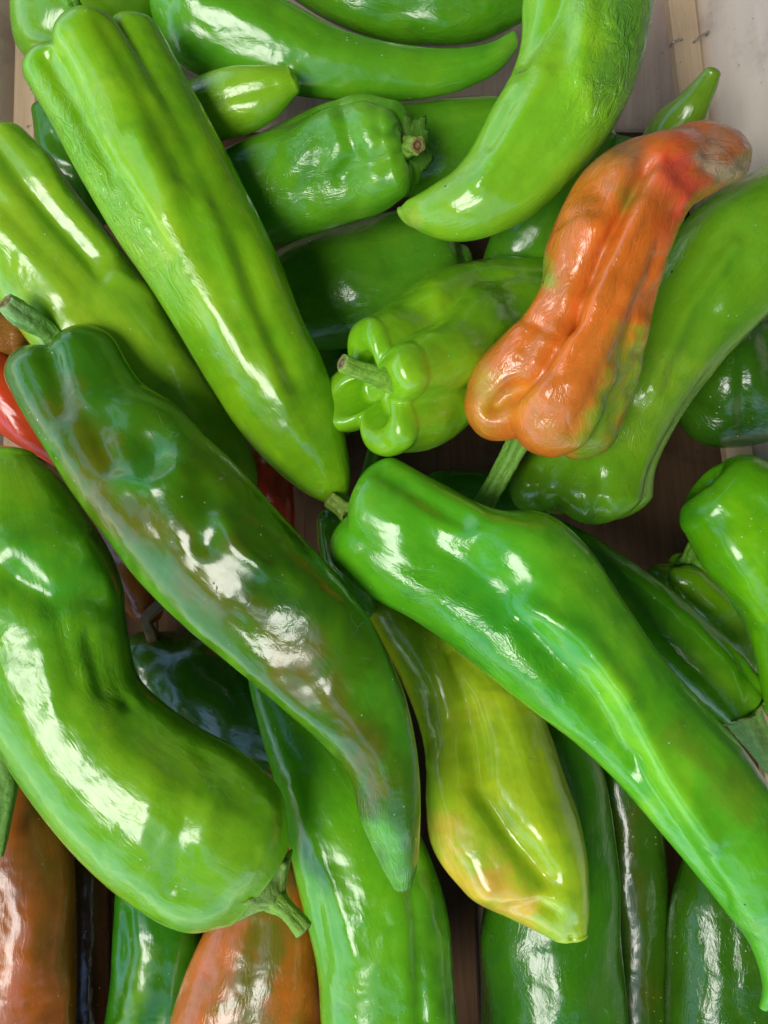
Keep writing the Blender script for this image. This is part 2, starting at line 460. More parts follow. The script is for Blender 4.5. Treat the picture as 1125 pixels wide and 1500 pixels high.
def make_stem(root, loc, st, calyx, rs):
    # st: dict(pts=[(px, py, z, r_px)...], col, cut)
    pts = st['pts']
    path = np.array([px2w(p[0], p[1], p[2]) for p in pts])
    rad = np.array([p[3] * K * (H - p[2]) / H for p in pts])
    nT = 40
    V, C, R, T = tube(path, rad, nT, None, st.get('ridge', .09), rs)
    c0 = srgb(st.get('col', '6f9a3c'))
    base = np.broadcast_to(c0, V.shape).copy()
    t = np.linspace(0, 1, len(V))[:, None, None]
    if 'col2' in st: base = base + (srgb(st['col2']) - base) * np.clip((t - .4) / .5, 0, 1)
    V2 = V.reshape(-1, 3)
    F = grid_faces(len(V), nT)
    i, j = np.meshgrid(np.arange(len(V) - 1), np.arange(nT), indexing='ij')
    Ls = np.linspace(0, 0.05, len(V))
    def uvp(i, j): return np.stack([j / nT * .02, Ls[i]], -1)
    uv = np.stack([uvp(i, j), uvp(i, j + 1), uvp(i + 1, j + 1), uvp(i + 1, j)], 2).reshape(-1, 2)
    o = mesh_obj('stem', V2 - loc, F, STEM, None, {'tint': base.reshape(-1, 3)}, uv)
    o.parent = root
    # cut face
    cr = R[-1]
    rings = []
    th = 2 * math.pi * np.arange(24) / 24
    s = unit(np.cross(T[-1], [0.3, 0.2, 1.0])); u = np.cross(s, T[-1])
    for rr, a in ((.80, .17), (.74, .30), (.6, .26), (.45, .16), (.3, .12), (.22, .2), (.02, .14)):
        jt = 1 + .07 * rs.randn(24)
        rings.append(C[-1] + T[-1] * cr * a + cr * rr * (jt[:, None] * (np.cos(th)[:, None] * s + np.sin(th)[:, None] * u)))
    W = np.array(rings)
    cc = np.broadcast_to(srgb(st.get('cut', '8a7a50')), W.shape).copy(); cc[3:5] *= .45
    o2 = mesh_obj('cut_end', W.reshape(-1, 3) - loc, grid_faces(len(W), 24), STEM, None, {'tint': cc.reshape(-1, 3)}, None)
    o2.parent = o
    if calyx:
        # a skirt round the foot of the stem: (radius_px, depth_px, colour)
        rp, dp, ccol = calyx[:3]
        r0 = rp * K * (H - pts[0][2]) / H; d = dp * K
        nT = 72
        th = 2 * math.pi * np.arange(nT) / nT
        s = unit(np.cross(T[0], [0.3, 0.2, 1.0])); u = np.cross(s, T[0])
        star = 1 + .08 * np.cos(5 * th + 1) + .05 * np.cos(11 * th) + .03 * rs.randn(nT)
        rows = []
        prof = [(.16, -.75), (.30, -.55), (.52, -.25), (.75, 0), (.92, .18), (1.0, .32), (1.0, .42), (.88, .36), (.6, .2), (.3, .1)]
        for kx, (rr, a) in enumerate(prof):
            m_ = star ** (max(0, rr - .3) * 2)
            wv = .10 * np.cos(5 * th + 2 + kx * .1) * rr + .05 * np.sin(8 * th + kx)
            lump = 1 + .035 * rs.randn(nT)
            rows.append(C[0] - T[0] * 0 + (T[0] * -1)[None] * ((a + wv) * d)[:, None] + (r0 * rr * m_ * lump)[:, None] * (np.cos(th)[:, None] * s + np.sin(th)[:, None] * u))
        W = np.array(rows)
        cb = np.broadcast_to(srgb(ccol), W.shape).copy(); cb *= (1 + .2 * rs.randn(len(W), nT, 1) * .5)
        cb = np.clip(cb, 0.005, 1)
        F = grid_faces(len(W), nT)
        o3 = mesh_obj('calyx', W.reshape(-1, 3) - loc, F, STEM, None, {'tint': cb.reshape(-1, 3)}, None)
        o3.parent = root

# ------------------------------------------------------------------ crate
FZ = -0.145
def box_obj(name, a, b, mat, parent, x0, x1, z0, z1, off=0.0, bev=0.0012, t0=0.0, t1=1.0, bend=0.0, lean=0.0):
    """board running from a to b (xy), spanning x0..x1 to its left normal and z0..z1"""
    a = Vector((a[0], a[1], 0)); b = Vector((b[0], b[1], 0))
    d = (b - a); Ln = d.length; d.normalize(); nrm = Vector((-d.y, d.x, 0))
    import bmesh
    bm = bmesh.new()
    nseg = 14
    for i in range(nseg + 1):
        t = t0 + (t1 - t0) * i / nseg
        wob = math.sin(t * 9 + x0 * 90) * 0.0006 + bend * math.sin(t * math.pi)
        for (xx, zz) in ((x0 + bev, z0), (x1 - bev, z0), (x1, z0 + bev), (x1, z1 - bev), (x1 - bev, z1), (x0 + bev, z1), (x0, z1 - bev), (x0, z0 + bev)):
            p = nrm * (xx + wob - lean * max(0, zz - z0)) + Vector((0, 0, zz))
            bm.verts.new((p.x, p.y + 0, p.z)).co += d * (Ln * t)
    bm.verts.ensure_lookup_table()
    for i in range(nseg):
        for k in range(8):
            k2 = (k + 1) % 8
            bm.faces.new([bm.verts[i * 8 + k], bm.verts[(i + 1) * 8 + k], bm.verts[(i + 1) * 8 + k2], bm.verts[i * 8 + k2]])
    bm.faces.new([bm.verts[k] for k in range(8)])
    bm.faces.new([bm.verts[nseg * 8 + 7 - k] for k in range(8)])
    bmesh.ops.recalc_face_normals(bm, faces=bm.faces)
    me = bpy.data.meshes.new(name)
    # put the mesh in the board's own frame so the grain runs along it
    ang = math.atan2(d.y, d.x) - math.pi / 2
    from mathutils import Matrix
    R = Matrix.Rotation(-ang, 4, 'Z')
    bm.transform(R)
    bm.to_mesh(me); bm.free()
    me.materials.append(mat)
    o = bpy.data.objects.new(name, me); SC.collection.objects.link(o)
    o.location = (a.x, a.y, 0); o.rotation_euler = (0, 0, ang)
    if parent: o.parent = parent
    return o

crate = bpy.data.objects.new('wooden_crate', None); SC.collection.objects.link(crate)
crate['label'] = 'shallow pale wooden produce crate holding all of the peppers'; crate['category'] = 'crate'
TL, TR, BR, BL = (-.222, .345), (.1845, .345), (.272, -.36), (-.240, -.36)
# floor boards run along the crate with narrow gaps
xs = np.linspace(0, 1, 6)
for i in range(5):
    f0, f1 = xs[i], xs[i + 1]
    lo = lambda f: (BL[0] + (BR[0] - BL[0]) * f, BL[1])
    hi = lambda f: (TL[0] + (TR[0] - TL[0]) * f, TL[1])
    fm = (f0 + f1) / 2
    wdt = (f1 - f0) * .455
    box_obj('floor_board', lo(fm), hi(fm), FLOORW, crate, -wdt / 2, wdt / 2 + .002, FZ - .006 - .0004 * i, FZ + .0005 * (i % 3))
LINER = wood_material('beige_cross_board', (0.50, 0.40, 0.33), (0.34, 0.26, 0.21), 0.8, (10, 200, 200), 0.7)
box_obj('cross_board', (TR[0] + .004, TR[1] - .057), (TL[0] + .018, TL[1] - .057), LINER, crate, -.055, .055, FZ + .0014, FZ + .0052)
# side walls, two boards high
for (a, b, sgn, tone) in ((BR, TR, -1, PALE), (TL, BL, -1, PALE), (TR, TL, -1, PALE), (BL, BR, -1, PALE)):
    box_obj('wall_board', a, b, tone, crate, -.006, 0, FZ + .006, FZ + .108, lean=.4 if a in (BR, TL) else 0)
# battens at the foot of the long walls
box_obj('batten', BR, TR, TAN, crate, .0025, .0185, FZ + .006, FZ + .016, t1=.955)
box_obj('batten', TL, BL, TAN, crate, .0025, .0165, FZ + .006, FZ + .016)
def corner_post(c, rot):
    import bmesh
    bm = bmesh.new(); s = .022
    pts = [(0, 0), (s, 0), (0, s)]
    lo_ = [bm.verts.new((x, y, FZ + .012)) for x, y in pts]; hi_ = [bm.verts.new((x, y, FZ + .125)) for x, y in pts]
    bm.faces.new(lo_[::-1]); bm.faces.new(hi_)
    for k in range(3): bm.faces.new([lo_[k], lo_[(k + 1) % 3], hi_[(k + 1) % 3], hi_[k]])
    bmesh.ops.bevel(bm, geom=bm.edges[:], offset=.0008, segments=2, affect='EDGES')
    me = bpy.data.meshes.new('corner_post'); bm.to_mesh(me); bm.free(); me.materials.append(TAN)
    o = bpy.data.objects.new('corner_post', me); SC.collection.objects.link(o)
    o.location = (c[0], c[1], 0); o.rotation_euler = (0, 0, rot); o.parent = crate
e = .003
corner_post((TL[0] + e, TL[1] - e), math.radians(-90)); corner_post((TR[0] - e, TR[1] - e), math.radians(180))
corner_post((BR[0] - e, BR[1] + e), math.radians(90)); corner_post((BL[0] + e, BL[1] + e), 0)
def staple(x0, y0, x1, y1, z, r=.0006):
    a, b = px2w(x0, y0, z), px2w(x1, y1, z)
    path = np.array([a - [0, 0, .004], a, a * .5 + b * .5 + [0, 0, .0008], b, b - [0, 0, .004]])
    V, *_ = tube(path, [r] * 5, 10, None, 0, np.random.RandomState(1))
    c = a.copy()
    o = mesh_obj('staple', V.reshape(-1, 3), grid_faces(len(V), 10), STEEL)
    o.parent = crate
staple(985, 63, 999, 57, FZ + .0175)
staple(1018, 60, 1038, 46, FZ + .0175)

# unseen canvas added to block sky overhead and right, open toward the lower left
CANVAS = simple('blocker_canvas', (0.14, 0.135, 0.12), 0.9)
def slab(name, pts, z0, z1, mat):
    n = len(pts)
    v = [(x, y, z0) for x, y in pts] + [(x, y, z1) for x, y in pts]
    me = bpy.data.meshes.new(name)
    me.from_pydata(v, [], [list(range(n))[::-1], [n + i for i in range(n)]] + [[i, (i + 1) % n, n + (i + 1) % n, n + i] for i in range(n)])
    me.materials.append(mat)
    o = bpy.data.objects.new(name, me); SC.collection.objects.link(o)
    return o
NA = np.array([.8, .6]); TA = np.array([-.6, .8])
def ap(n, t): q = NA * n + TA * t; return (q[0], q[1])
aw = slab('sky_blocker', [ap(-.40, 2.4), ap(-.40, -2.6), ap(3.2, -2.6), ap(3.2, 2.4)], 1.5, 1.51, CANVAS)
a2 = slab('sky_blocker', [ap(-2.1, 2.4), ap(-2.1, -2.6), ap(-1.15, -2.6), ap(-1.15, 2.4)], 1.46, 1.47, CANVAS)  # second canvas added to leave only a strip of sky for the sun
a2['label'] = 'unseen narrow canvas strip added at lower left to narrow the sky opening'; a2['category'] = 'sky_blocker'
aw['label'] = 'unseen plain canvas added above the crate to block part of the sky'; aw['category'] = 'sky_blocker'
bw = slab('horizon_blocker', [(1.9, -2.4), (1.95, -2.4), (1.95, 2.45), (-1.2, 2.45), (-1.2, 2.4), (1.9, 2.4)], -1.0, 1.44, CANVAS)  # wall added out of view to block light from right and top
bw['kind'] = 'structure'

# low stall table under the crate, pavement far below
GM = simple('pavement_concrete', (0.42, 0.41, 0.39), 0.85)
go = slab('ground', [(-60, -60), (60, -60), (60, 60), (-60, 60)], -1.1, -1.0, GM); go['kind'] = 'structure'
TW = wood_material('table_wood', (0.30, 0.22, 0.15), (0.17, 0.12, 0.08), 0.7, (200, 10, 200), 0.4)
tab = bpy.data.objects.new('stall_table', None); SC.collection.objects.link(tab)
tab['label'] = 'plain wooden stall table underneath the crate, hidden by it'; tab['category'] = 'table'
for i in range(5):
    x = -.36 + i * .152
    o = slab('table_plank', [(x, -.5), (x + .148, -.5), (x + .148, .5), (x, .5)], FZ - .045, FZ - .02, TW); o.parent = tab
for x in (-.33, .33):
    for y in (-.46, .46):
        o = slab('leg', [(x - .03, y - .03), (x + .03, y - .03), (x + .03, y + .03), (x - .03, y + .03)], -1.0, FZ - .046, TW); o.parent = tab

# ------------------------------------------------------------------ peppers
G_ = 'peppers heaped in the crate'
LT, MD, DKG = '5f9e22', '4a8a1c', '2f6a14'
exec_peppers = True

pepper('green_pepper', 'long bright green pepper lying diagonally at upper left, wrinkled along its left flank',
    [(40,125,235,42),(75,185,278,122),(120,270,327,212),(165,345,372,300),(215,415,412,385),(265,495,442,465),(310,570,472,525),(350,630,495,590),(400,685,508,650),(445,720,513,690),(480,738,510,722)],
    [0.004,.006,.004,0,-.004,-.012,-.02], thick=.82, cap=.36, tip=.7, lobes=(4,48,.24,.03), col='66a81c', group=G_,
    blobs=[([(330,500),(430,650)],50,'4a7d14',.5),([(240,120),(300,260)],34,'4c8a1c',.5),([(100,60),(240,330),(380,560)],26,'86bd30',.5)],  # darker blob on the right flank is its shade painted in
    sculpt=[([(66,85),(80,110),(130,190),(205,310),(250,380)],11,9),([(150,30),(205,120),(270,250)],18,7),([(270,250),(330,380),(380,500)],24,4),([(230,330),(330,480),(440,640)],20,-4),([(350,350),(380,440),(430,560)],14,5),([(130,170),(170,250)],9,-3),([(450,690)],14,5),([(300,300),(350,430),(420,590)],13,-5),([(205,200),(250,300)],16,-5)],
    wr=.04, wblobs=[([(90,190),(160,310),(215,400)],34,.75),([(60,120),(140,180)],30,.35),([(230,360),(270,430)],30,.45)],
    stem=dict(pts=[(118,50,-.006,13),(110,25,.0,12),(104,2,.008,13),(98,-25,.014,15)], col='6aa03a'), calyx=(26,14,'5f9030'))

pepper('green_pepper', 'yellowish green pepper at the left edge, partly under the dark glossy pepper',
    [(-120,300,38,194),(-80,350,80,236),(-45,395,112,282),(0,445,155,335),(40,500,205,400),(85,560,245,455),(135,615,285,520),(190,670,325,585),(245,712,358,640),(300,740,376,685),(345,748,377,712)],
    [-.008,-.01,-.014,-.02,-.03,-.042,-.05], thick=.8, cap=.35, tip=.6, lobes=(3,75,.2,.08), col='74ac2a', group=G_,
    blobs=[([(20,330),(150,480)],40,'86b830',.5),([(100,330),(250,520)],22,'5d9a22',.4)],
    sculpt=[([(-20,190),(30,260),(90,330),(150,395)],18,17),([(150,392),(190,415),(250,440)],12,-8),([(0,330),(90,420)],22,-7),([(60,230),(110,310),(165,370)],14,-5)], wr=.05)

pepper('green_pepper', 'big dark glossy green pepper with brownish flush, stem at its upper left end',
    [(12,568,172,502),(35,612,206,558),(70,668,262,598),(110,732,312,648),(155,790,367,703),(205,855,420,762),(270,918,475,820),(340,975,525,880),(410,1033,566,952),(470,1088,595,1025),(512,1140,612,1108),(526,1195,616,1178),(545,1240,615,1228),(562,1275,611,1268),(574,1296,604,1292)],
    [.004,.01,.016,.018,.018,.014,.006,.0], thick=.78, cap=.46, tip=.8, lobes=(3,95,.2,.03), col='386c0c', group=G_,
    blobs=[([(120,540),(150,620)],50,'2f7018',.8),([(90,600),(170,760)],38,'54600f',.8),([(170,720),(250,800),(330,860),(440,960)],34,'5a5c18',.65),([(220,690)],38,'2b8022',.8),([(280,590),(350,700)],28,'486a16',.5),([(400,860),(450,900)],44,'1d5216',.7),([(420,960),(520,1060),(560,1150)],28,'585c1a',.8),([(560,1000),(590,1100)],30,'3f8a1e',.7),([(20,600),(130,775),(300,955),(480,1110)],14,'5aa030',.6),([(545,1220),(590,1300)],24,'50a022',.95)],
    sculpt=[([(215,650)],34,20),([(170,700),(225,712),(262,690)],15,-7),([(150,610)],22,7),([(140,640),(165,690)],14,7),([(300,720)],26,9),([(325,760),(345,800),(385,830)],14,-9),([(300,800)],20,8),([(75,520),(90,600)],17,8),([(150,560),(170,620)],40,8),([(400,870)],34,8),([(270,830),(320,880)],18,-4),([(440,1000),(540,1130)],18,3),([(350,760)],18,-6)],
    wr=.02, dents=(26,12,36,4.5), wblobs=[([(530,1180),(585,1290)],40,.2)],
    stem=dict(pts=[(92,510,.0,20),(74,487,.004,15),(48,470,.010,17),(26,456,.016,17),(10,444,.02,14)], col='6a9a48', col2='86a870',ridge=.12), calyx=(26,16,'6a9a3a'))

pepper('green_pepper', 'fat bent bright green pepper at lower left, its stem pointing down right',
    [(322,1352,424,1222),(262,1360,415,1165),(192,1325,385,1128),(120,1264,345,1096),(58,1192,290,1066),(2,1110,240,1030),(-50,1015,202,988),(-78,930,186,915),(-90,860,180,858),(-98,800,160,805),(-98,745,128,752),(-80,700,88,698),(-40,670,55,670)],
    [-.004,.0,.004,.004,0,-.002,-.004,-.006], thick=.8, cap=.12, tip=.35, lobes=(3,80,.12,.03), dents=(26,12,34,4), col='62a81e', group=G_,
    blobs=[([(40,830),(110,850)],60,'3f9a2a',.8),([(150,800),(200,950),(330,1080)],28,'3a7c12',.6),([(150,1100),(320,1200)],60,'7cba2a',.7),([(20,700)],50,'7cb42c',.7)],  # dark band along the right edge is shade put into the colour
    sculpt=[([(20,850),(75,880),(135,870)],24,16),([(20,795),(120,800)],24,-8),([(150,960),(200,1060),(300,1140)],34,9),([(85,900),(110,1000)],10,4),([(130,930),(150,1010)],10,4),([(60,950),(80,1040)],14,-3),([(190,1025)],10,5),([(300,1090),(350,1170)],22,5),([(230,1140),(210,1230)],18,-3),([(320,1150),(300,1230)],18,-3),([(395,1180),(400,1140)],14,-5),([(270,1180),(250,1300)],12,3)], wr=.05,
    wblobs=[([(80,900),(160,1010)],40,.2)],
    stem=dict(pts=[(393,1306,-.002,27),(403,1317,-.001,19),(415,1328,.002,14),(436,1350,.004,13),(445,1361,.005,14)], col='7ea63e', cut='7d7048'), calyx=(52,34,'86a452'))

pepper('green_pepper', 'largest smooth green pepper running from the centre to the lower right corner',
    [(497,835,585,674),(545,876,655,712),(600,905,725,746),(655,942,800,752),(715,990,862,802),(775,1037,915,883),(840,1086,970,962),(900,1142,1028,1028),(955,1205,1082,1088),(1010,1270,1130,1160),(1060,1332,1165,1245),(1095,1378,1170,1325),(1114,1425,1162,1395),(1118,1455,1145,1442),(1112,1474,1130,1474)],
    [.0,.006,.012,.016,.016,.014,.01,.004,-.004], thick=.8, cap=.36, tip=.7, lobes=(3,100,.16,.02), col='4aa01e', group=G_,
    blobs=[([(700,870),(850,980)],60,'2f8f26',.75),([(880,1000),(1000,1180)],34,'74c028',.7),([(820,800),(930,940)],36,'6cbc2c',.6),([(540,720)],40,'66b03a',.5),([(1000,1080),(1100,1200)],26,'5a7a22',.6),([(600,880),(800,1030)],18,'3f8a1a',.6)],
    sculpt=[([(560,690),(620,725),(680,760)],14,9),([(640,800),(740,870)],42,20),([(780,930),(870,1030),(925,1120)],24,17),([(925,1120),(1000,1230),(1060,1320)],13,9),([(770,890),(850,930),(910,1010),(960,1110),(1040,1230)],18,-9),([(860,990),(905,1060)],12,4),([(700,765),(790,790)],24,-6),([(520,790),(640,870)],22,-3),([(720,960),(790,1000)],14,-3)], wr=.05,
    wblobs=[([(600,860),(720,930),(830,1010)],36,.22),([(1050,1300),(1100,1400)],30,.2)],
    stem=dict(pts=[(512,752,-.006,15),(502,745,-.008,13),(492,737,-.009,12),(484,731,-.009,13)], col='7c9440', cut='8a7e4c'), calyx=(20,12,'8a9a48'))

pepper('orange_pepper', 'ripening orange pepper with shrivelled curled tip, stem pointing down',
    [(681,580,905,640),(694,537,936,560),(732,496,948,500),(772,456,965,432),(793,412,982,372),(797,365,1002,328),(822,302,1022,300),(856,250,1040,284),(905,216,1058,274),(962,200,1072,268),(1012,183,1082,264),(1058,192,1090,258),(1080,215,1094,248)],
    [.004,.012,.018,.022,.022,.018,.012,.006,.0], thick=.74, cap=.42, tip=.5, lobes=(4,42,.2,.07), col='c86c20', group=G_,
    blobs=[([(700,560),(720,590)],30,'c09a28',.8),([(760,600),(840,650)],30,'c47a22',.8),([(905,600),(875,660),(935,530)],34,'6a942c',1),([(945,480),(940,560)],13,'7a9a30',1),([(795,385),(805,410)],12,'7aa43c',.8),([(955,230),(915,290)],15,'94902c',.9),([(985,250),(1000,290)],48,'dc5034',.9),([(1045,240),(1085,240)],24,'b89c74',.95),([(860,230),(930,215)],22,'a87a48',.8),([(970,300),(900,420)],20,'c46218',.7),([(1060,200)],20,'c09c78',.7)],
    sculpt=[([(950,235),(905,330),(860,410),(835,470)],13,30),([(835,470),(790,540),(722,600)],12,24),([(930,300),(870,440),(800,580)],20,-8),([(850,300),(820,400),(740,520)],18,-6),([(905,560),(850,650)],14,-5),([(960,380),(900,520)],10,5),([(820,330),(870,310)],8,4),([(770,470),(820,490)],9,4),([(1000,290),(960,250)],12,-5),([(880,560),(840,640)],15,4),([(900,300),(870,260)],30,3),([(960,340),(900,480),(830,590)],20,-5),([(840,320),(820,420)],20,-4),([(900,620),(930,540)],14,6)],
    wr=.24, dents=(90,6,20,12), wblobs=[([(1040,220),(1080,250)],36,.6),([(860,290),(860,330)],46,.4),([(750,560),(880,600)],60,.2)],
    stem=dict(pts=[(770,628,-.008,20),(752,662,-.012,15),(728,706,-.016,15),(705,746,-.022,15),(690,775,-.026,16)], col='6b9a3e',ridge=.12), calyx=(24,14,'5f8a30'))

pepper('green_pepper', 'long pale green pepper on the right, under the orange one',
    [(748,700,957,728),(795,636,962,684),(850,560,998,612),(898,478,1048,545),(945,398,1100,488),(1000,325,1160,430),(1062,272,1235,375),(1150,228,1310,320),(1250,190,1350,260)],
    [-.05,-.046,-.04,-.036,-.032,-.03,-.03], thick=.8, cap=.46, tip=.6, lobes=(4,48,.2,.0), col='58961e', group=G_,
    blobs=[([(1000,520),(930,620)],40,'6fa232',.6),([(1060,340),(1125,330)],40,'5aa028',.6)],
    sculpt=[([(880,700),(872,770)],11,9),([(790,690),(780,760)],12,10),([(1075,360),(1010,450),(955,570)],12,-8),([(1040,460),(990,540)],18,7),([(930,600)],16,5)], dents=(30,12,30,5), wr=.12, wblobs=[([(1000,560),(930,640)],50,.3)])

pepper('green_pepper', 'light green pepper at top right, wrinkled flank, curving down to a blunt tip',
    [(772,-70,968,-75),(765,0,962,0),(763,60,950,72),(748,112,928,140),(718,165,888,208),(690,218,840,262),(664,250,780,316),(638,268,715,347),(614,283,668,355),(598,292,634,348),(588,302,606,334)],
    [.004,.008,.012,.012,.01,.006,.0,-.004], thick=.8, cap=.3, tip=.7, lobes=(3,120,.1,.05), col='6cb028', group=G_,
    blobs=[([(900,-20),(920,120)],52,'4f8a34',.85),([(860,40),(850,160)],20,'7cc42c',.6),([(740,270),(650,320)],40,'6aa222',.6),([(600,315)],16,'94bc54',.7)],
    sculpt=[([(762,92),(785,60),(812,20),(825,-20)],12,9),([(800,110),(740,210),(700,270)],13,-5),([(745,150),(720,210)],12,3),([(860,0),(850,120)],16,-7),([(597,305)],7,4),([(850,170),(760,270)],18,3)],
    wr=.05, wblobs=[([(905,0),(915,90),(880,150)],48,1.0)])

pepper('green_pepper', 'lobed green pepper at the centre whose stem end faces the camera',
    [(528,468,588,664),(575,440,640,655),(625,400,705,606),(690,388,770,570),(770,382,840,540),(840,380,890,500)],
    [.004,-.012,-.036,-.054,-.066,-.072], thick=1.0, cap=.42, tip=.5, lobes=(4,32,.28,.10), col='6cb01e', group=G_, hollow=1.7, wide=True, wobc=.28, notch=.5, seed=5, dents=(34,9,24,8),
    blobs=[([(640,480),(620,600)],50,'78b82a',.6),([(700,420),(800,440)],60,'4a8a1c',.6)],
    sculpt=[([(625,455),(600,450)],16,6),([(640,425)],18,-6),([(690,520)],26,-4)], wr=.03,
    stem=dict(pts=[(586,575,-.012,27),(574,560,-.002,19),(550,549,.006,15),(524,541,.012,13),(503,532,.016,14)], col='86ac48', cut='8d7c58', ridge=.06), calyx=(46,16,'7a9c40'))

pepper('green_pepper', 'short squarish green pepper at upper middle with a stubby stem on its right end',
    [(577,146,592,288),(530,137,556,312),(478,150,505,328),(430,172,455,345),(372,200,402,360),(312,225,360,372),(250,250,320,372)],
    [-.012,-.02,-.028,-.034,-.04,-.048], thick=.85, cap=.26, tip=.6, lobes=(4,70,.2,.06), col='4d9420', group=G_,
    blobs=[([(540,160),(550,280)],30,'6aae38',.6)],
    sculpt=[([(500,160),(520,230),(500,260)],14,8),([(535,160),(545,260)],16,-4),([(600,190),(560,190)],10,8),([(470,200),(450,300)],18,4)], wr=.12,
    wblobs=[([(440,190),(480,280)],40,.35)],
    stem=dict(pts=[(592,216,-.012,20),(600,215,-.006,15),(606,213,.0,13),(611,213,.003,13)], col='7a9a3c', cut='8a6a48'), calyx=(44,12,'55802c'))

pepper('green_pepper', 'mid green pepper lying level behind the stubby stem and the light curved pepper',
    [(540,152,560,292),(600,147,620,288),(660,142,670,280),(720,140,720,262),(780,150,770,250),(820,170,810,230)],
    [-.058,-.058,-.06], col='4c9022', group=G_, cap=.4, lobes=(3,60,.12,.04), res=.8, wr=.12, sculpt=[([(620,180),(720,178)],10,3)])

pepper('green_pepper', 'long green pepper across the top whose tip points right, touching the light curved one',
    [(300,-120,226,40),(330,-75,262,98),(375,-25,335,118),(430,4,410,136),(490,38,478,146),(550,58,543,149),(615,69,610,146),(680,69,680,131),(722,60,735,102),(748,46,757,74)],
    [-.034,-.03,-.032,-.034,-.034], thick=.8, cap=.4, tip=.5, lobes=(3,60,.14,.04), col='509a22', group=G_,
    blobs=[([(250,40),(300,80)],34,'3f8c24',.6),([(480,90),(640,110)],30,'5aa028',.5),([(740,70)],20,'6aa838',.6)],
    sculpt=[([(330,10),(480,80),(600,95)],24,-4),([(400,20),(470,60)],14,3)])

pepper('green_pepper', 'deep green pepper at the top edge, behind the long pointed one',
    [(400,-130,415,-8),(480,-110,485,34),(560,-90,562,60),(640,-80,640,68),(710,-65,712,60),(775,-50,778,28)],
    [-.05,-.048,-.05], col='478c1c', group=G_, res=.8, lobes=(3,60,.12,.05), wr=.15, tip=.5, sculpt=[([(560,20),(700,10)],14,4)])

pepper('green_pepper', 'small pale green pepper tip poking out right of the big diagonal pepper',
    [(215,140,250,240),(270,120,310,212),(330,97,366,196),(388,94,408,168),(420,97,436,138)],
    [-.03,-.022,-.012,-.01], col='74b028', group=G_, res=.8, tip=.4, wr=.12, sculpt=[([(300,150),(400,125)],9,4),([(434,108)],7,4)])

pepper('green_pepper', 'light green pepper in the top left corner behind the diagonal one',
    [(18,-80,236,-80),(12,-20,240,-10),(13,40,228,60),(24,70,190,90),(50,95,150,105)],
    [-.045,-.045,-.05], col='5e9a24', group=G_, res=.9, lobes=(3,60,.1,.06), tip=.6, sculpt=[([(150,-10),(190,40)],14,5)])

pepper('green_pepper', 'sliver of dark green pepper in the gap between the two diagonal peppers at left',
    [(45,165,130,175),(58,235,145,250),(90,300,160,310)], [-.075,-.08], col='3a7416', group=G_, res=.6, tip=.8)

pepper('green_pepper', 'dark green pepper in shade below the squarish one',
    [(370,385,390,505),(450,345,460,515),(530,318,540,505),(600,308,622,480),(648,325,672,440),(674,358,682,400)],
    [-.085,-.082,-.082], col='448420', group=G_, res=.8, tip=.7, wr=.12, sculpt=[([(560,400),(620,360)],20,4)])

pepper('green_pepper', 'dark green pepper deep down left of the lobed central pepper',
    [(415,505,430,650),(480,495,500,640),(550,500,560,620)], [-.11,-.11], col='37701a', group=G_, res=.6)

pepper('green_pepper', 'green pepper hidden under the light curved pepper, its stem showing at upper right',
    [(818,185,902,214),(780,240,862,290),(742,292,832,350),(720,340,806,394),(706,382,760,420)],
    [-.055,-.06,-.07], col='468a1e', group=G_, res=.7,
    stem=dict(pts=[(868,205,-.055,16),(890,204,-.052,10),(906,208,-.05,9),(922,212,-.048,9)], col='4f8028'), calyx=(20,10,'4a7c24'))

pepper('green_pepper', 'slim green pepper tip pointing up toward the crate wall at top right',
    [(880,290,1000,330),(912,238,1020,262),(938,205,1028,210),(955,178,1033,178),(984,150,1041,152),(1014,121,1051,128),(1032,102,1055,112)],
    [-.075,-.07,-.06,-.05,-.045], col='5c8e2a', group=G_, res=.8, tip=.6, lobes=(3,60,.1,.04), sculpt=[([(990,200),(1030,150)],10,-2)])

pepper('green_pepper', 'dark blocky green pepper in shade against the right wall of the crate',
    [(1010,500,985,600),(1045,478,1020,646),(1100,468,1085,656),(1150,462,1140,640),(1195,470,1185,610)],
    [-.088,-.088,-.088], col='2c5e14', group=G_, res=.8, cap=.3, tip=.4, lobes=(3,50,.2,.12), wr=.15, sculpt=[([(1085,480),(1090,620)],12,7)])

pepper('green_pepper', 'bright green pepper rising from the right edge beside the dark crate floor',
    [(1004,782,1112,668),(1030,832,1190,700),(1062,872,1235,790),(1092,925,1250,870),(1108,975,1260,940),(1118,1040,1250,1010)],
    [-.018,-.016,-.018,-.02], col='4c9a10', group=G_, cap=.42, tip=.5, lobes=(3,110,.03,.02), notch=.06, 
    blobs=[([(1080,760),(1125,880)],30,'66b414',.8),([(1015,740)],30,'2f7a14',.7)],
    sculpt=[([(1110,740)],30,8),([(1060,790),(1115,900)],24,-6)])

pepper('green_pepper', 'small round lobed green pepper half hidden below the bright one at right',
    [(952,862,1062,822),(985,918,1100,868),(1020,965,1120,925),(1060,1000,1130,970)],
    [-.072,-.078,-.085], col='548e14', group=G_, res=.7, cap=.5, lobes=(4,50,.26,.1),
    stem=dict(pts=[(1008,822,-.07,12),(1012,808,-.066,9),(1020,796,-.062,10)], col='5a8a28'), calyx=(16,8,'4f7c20'))

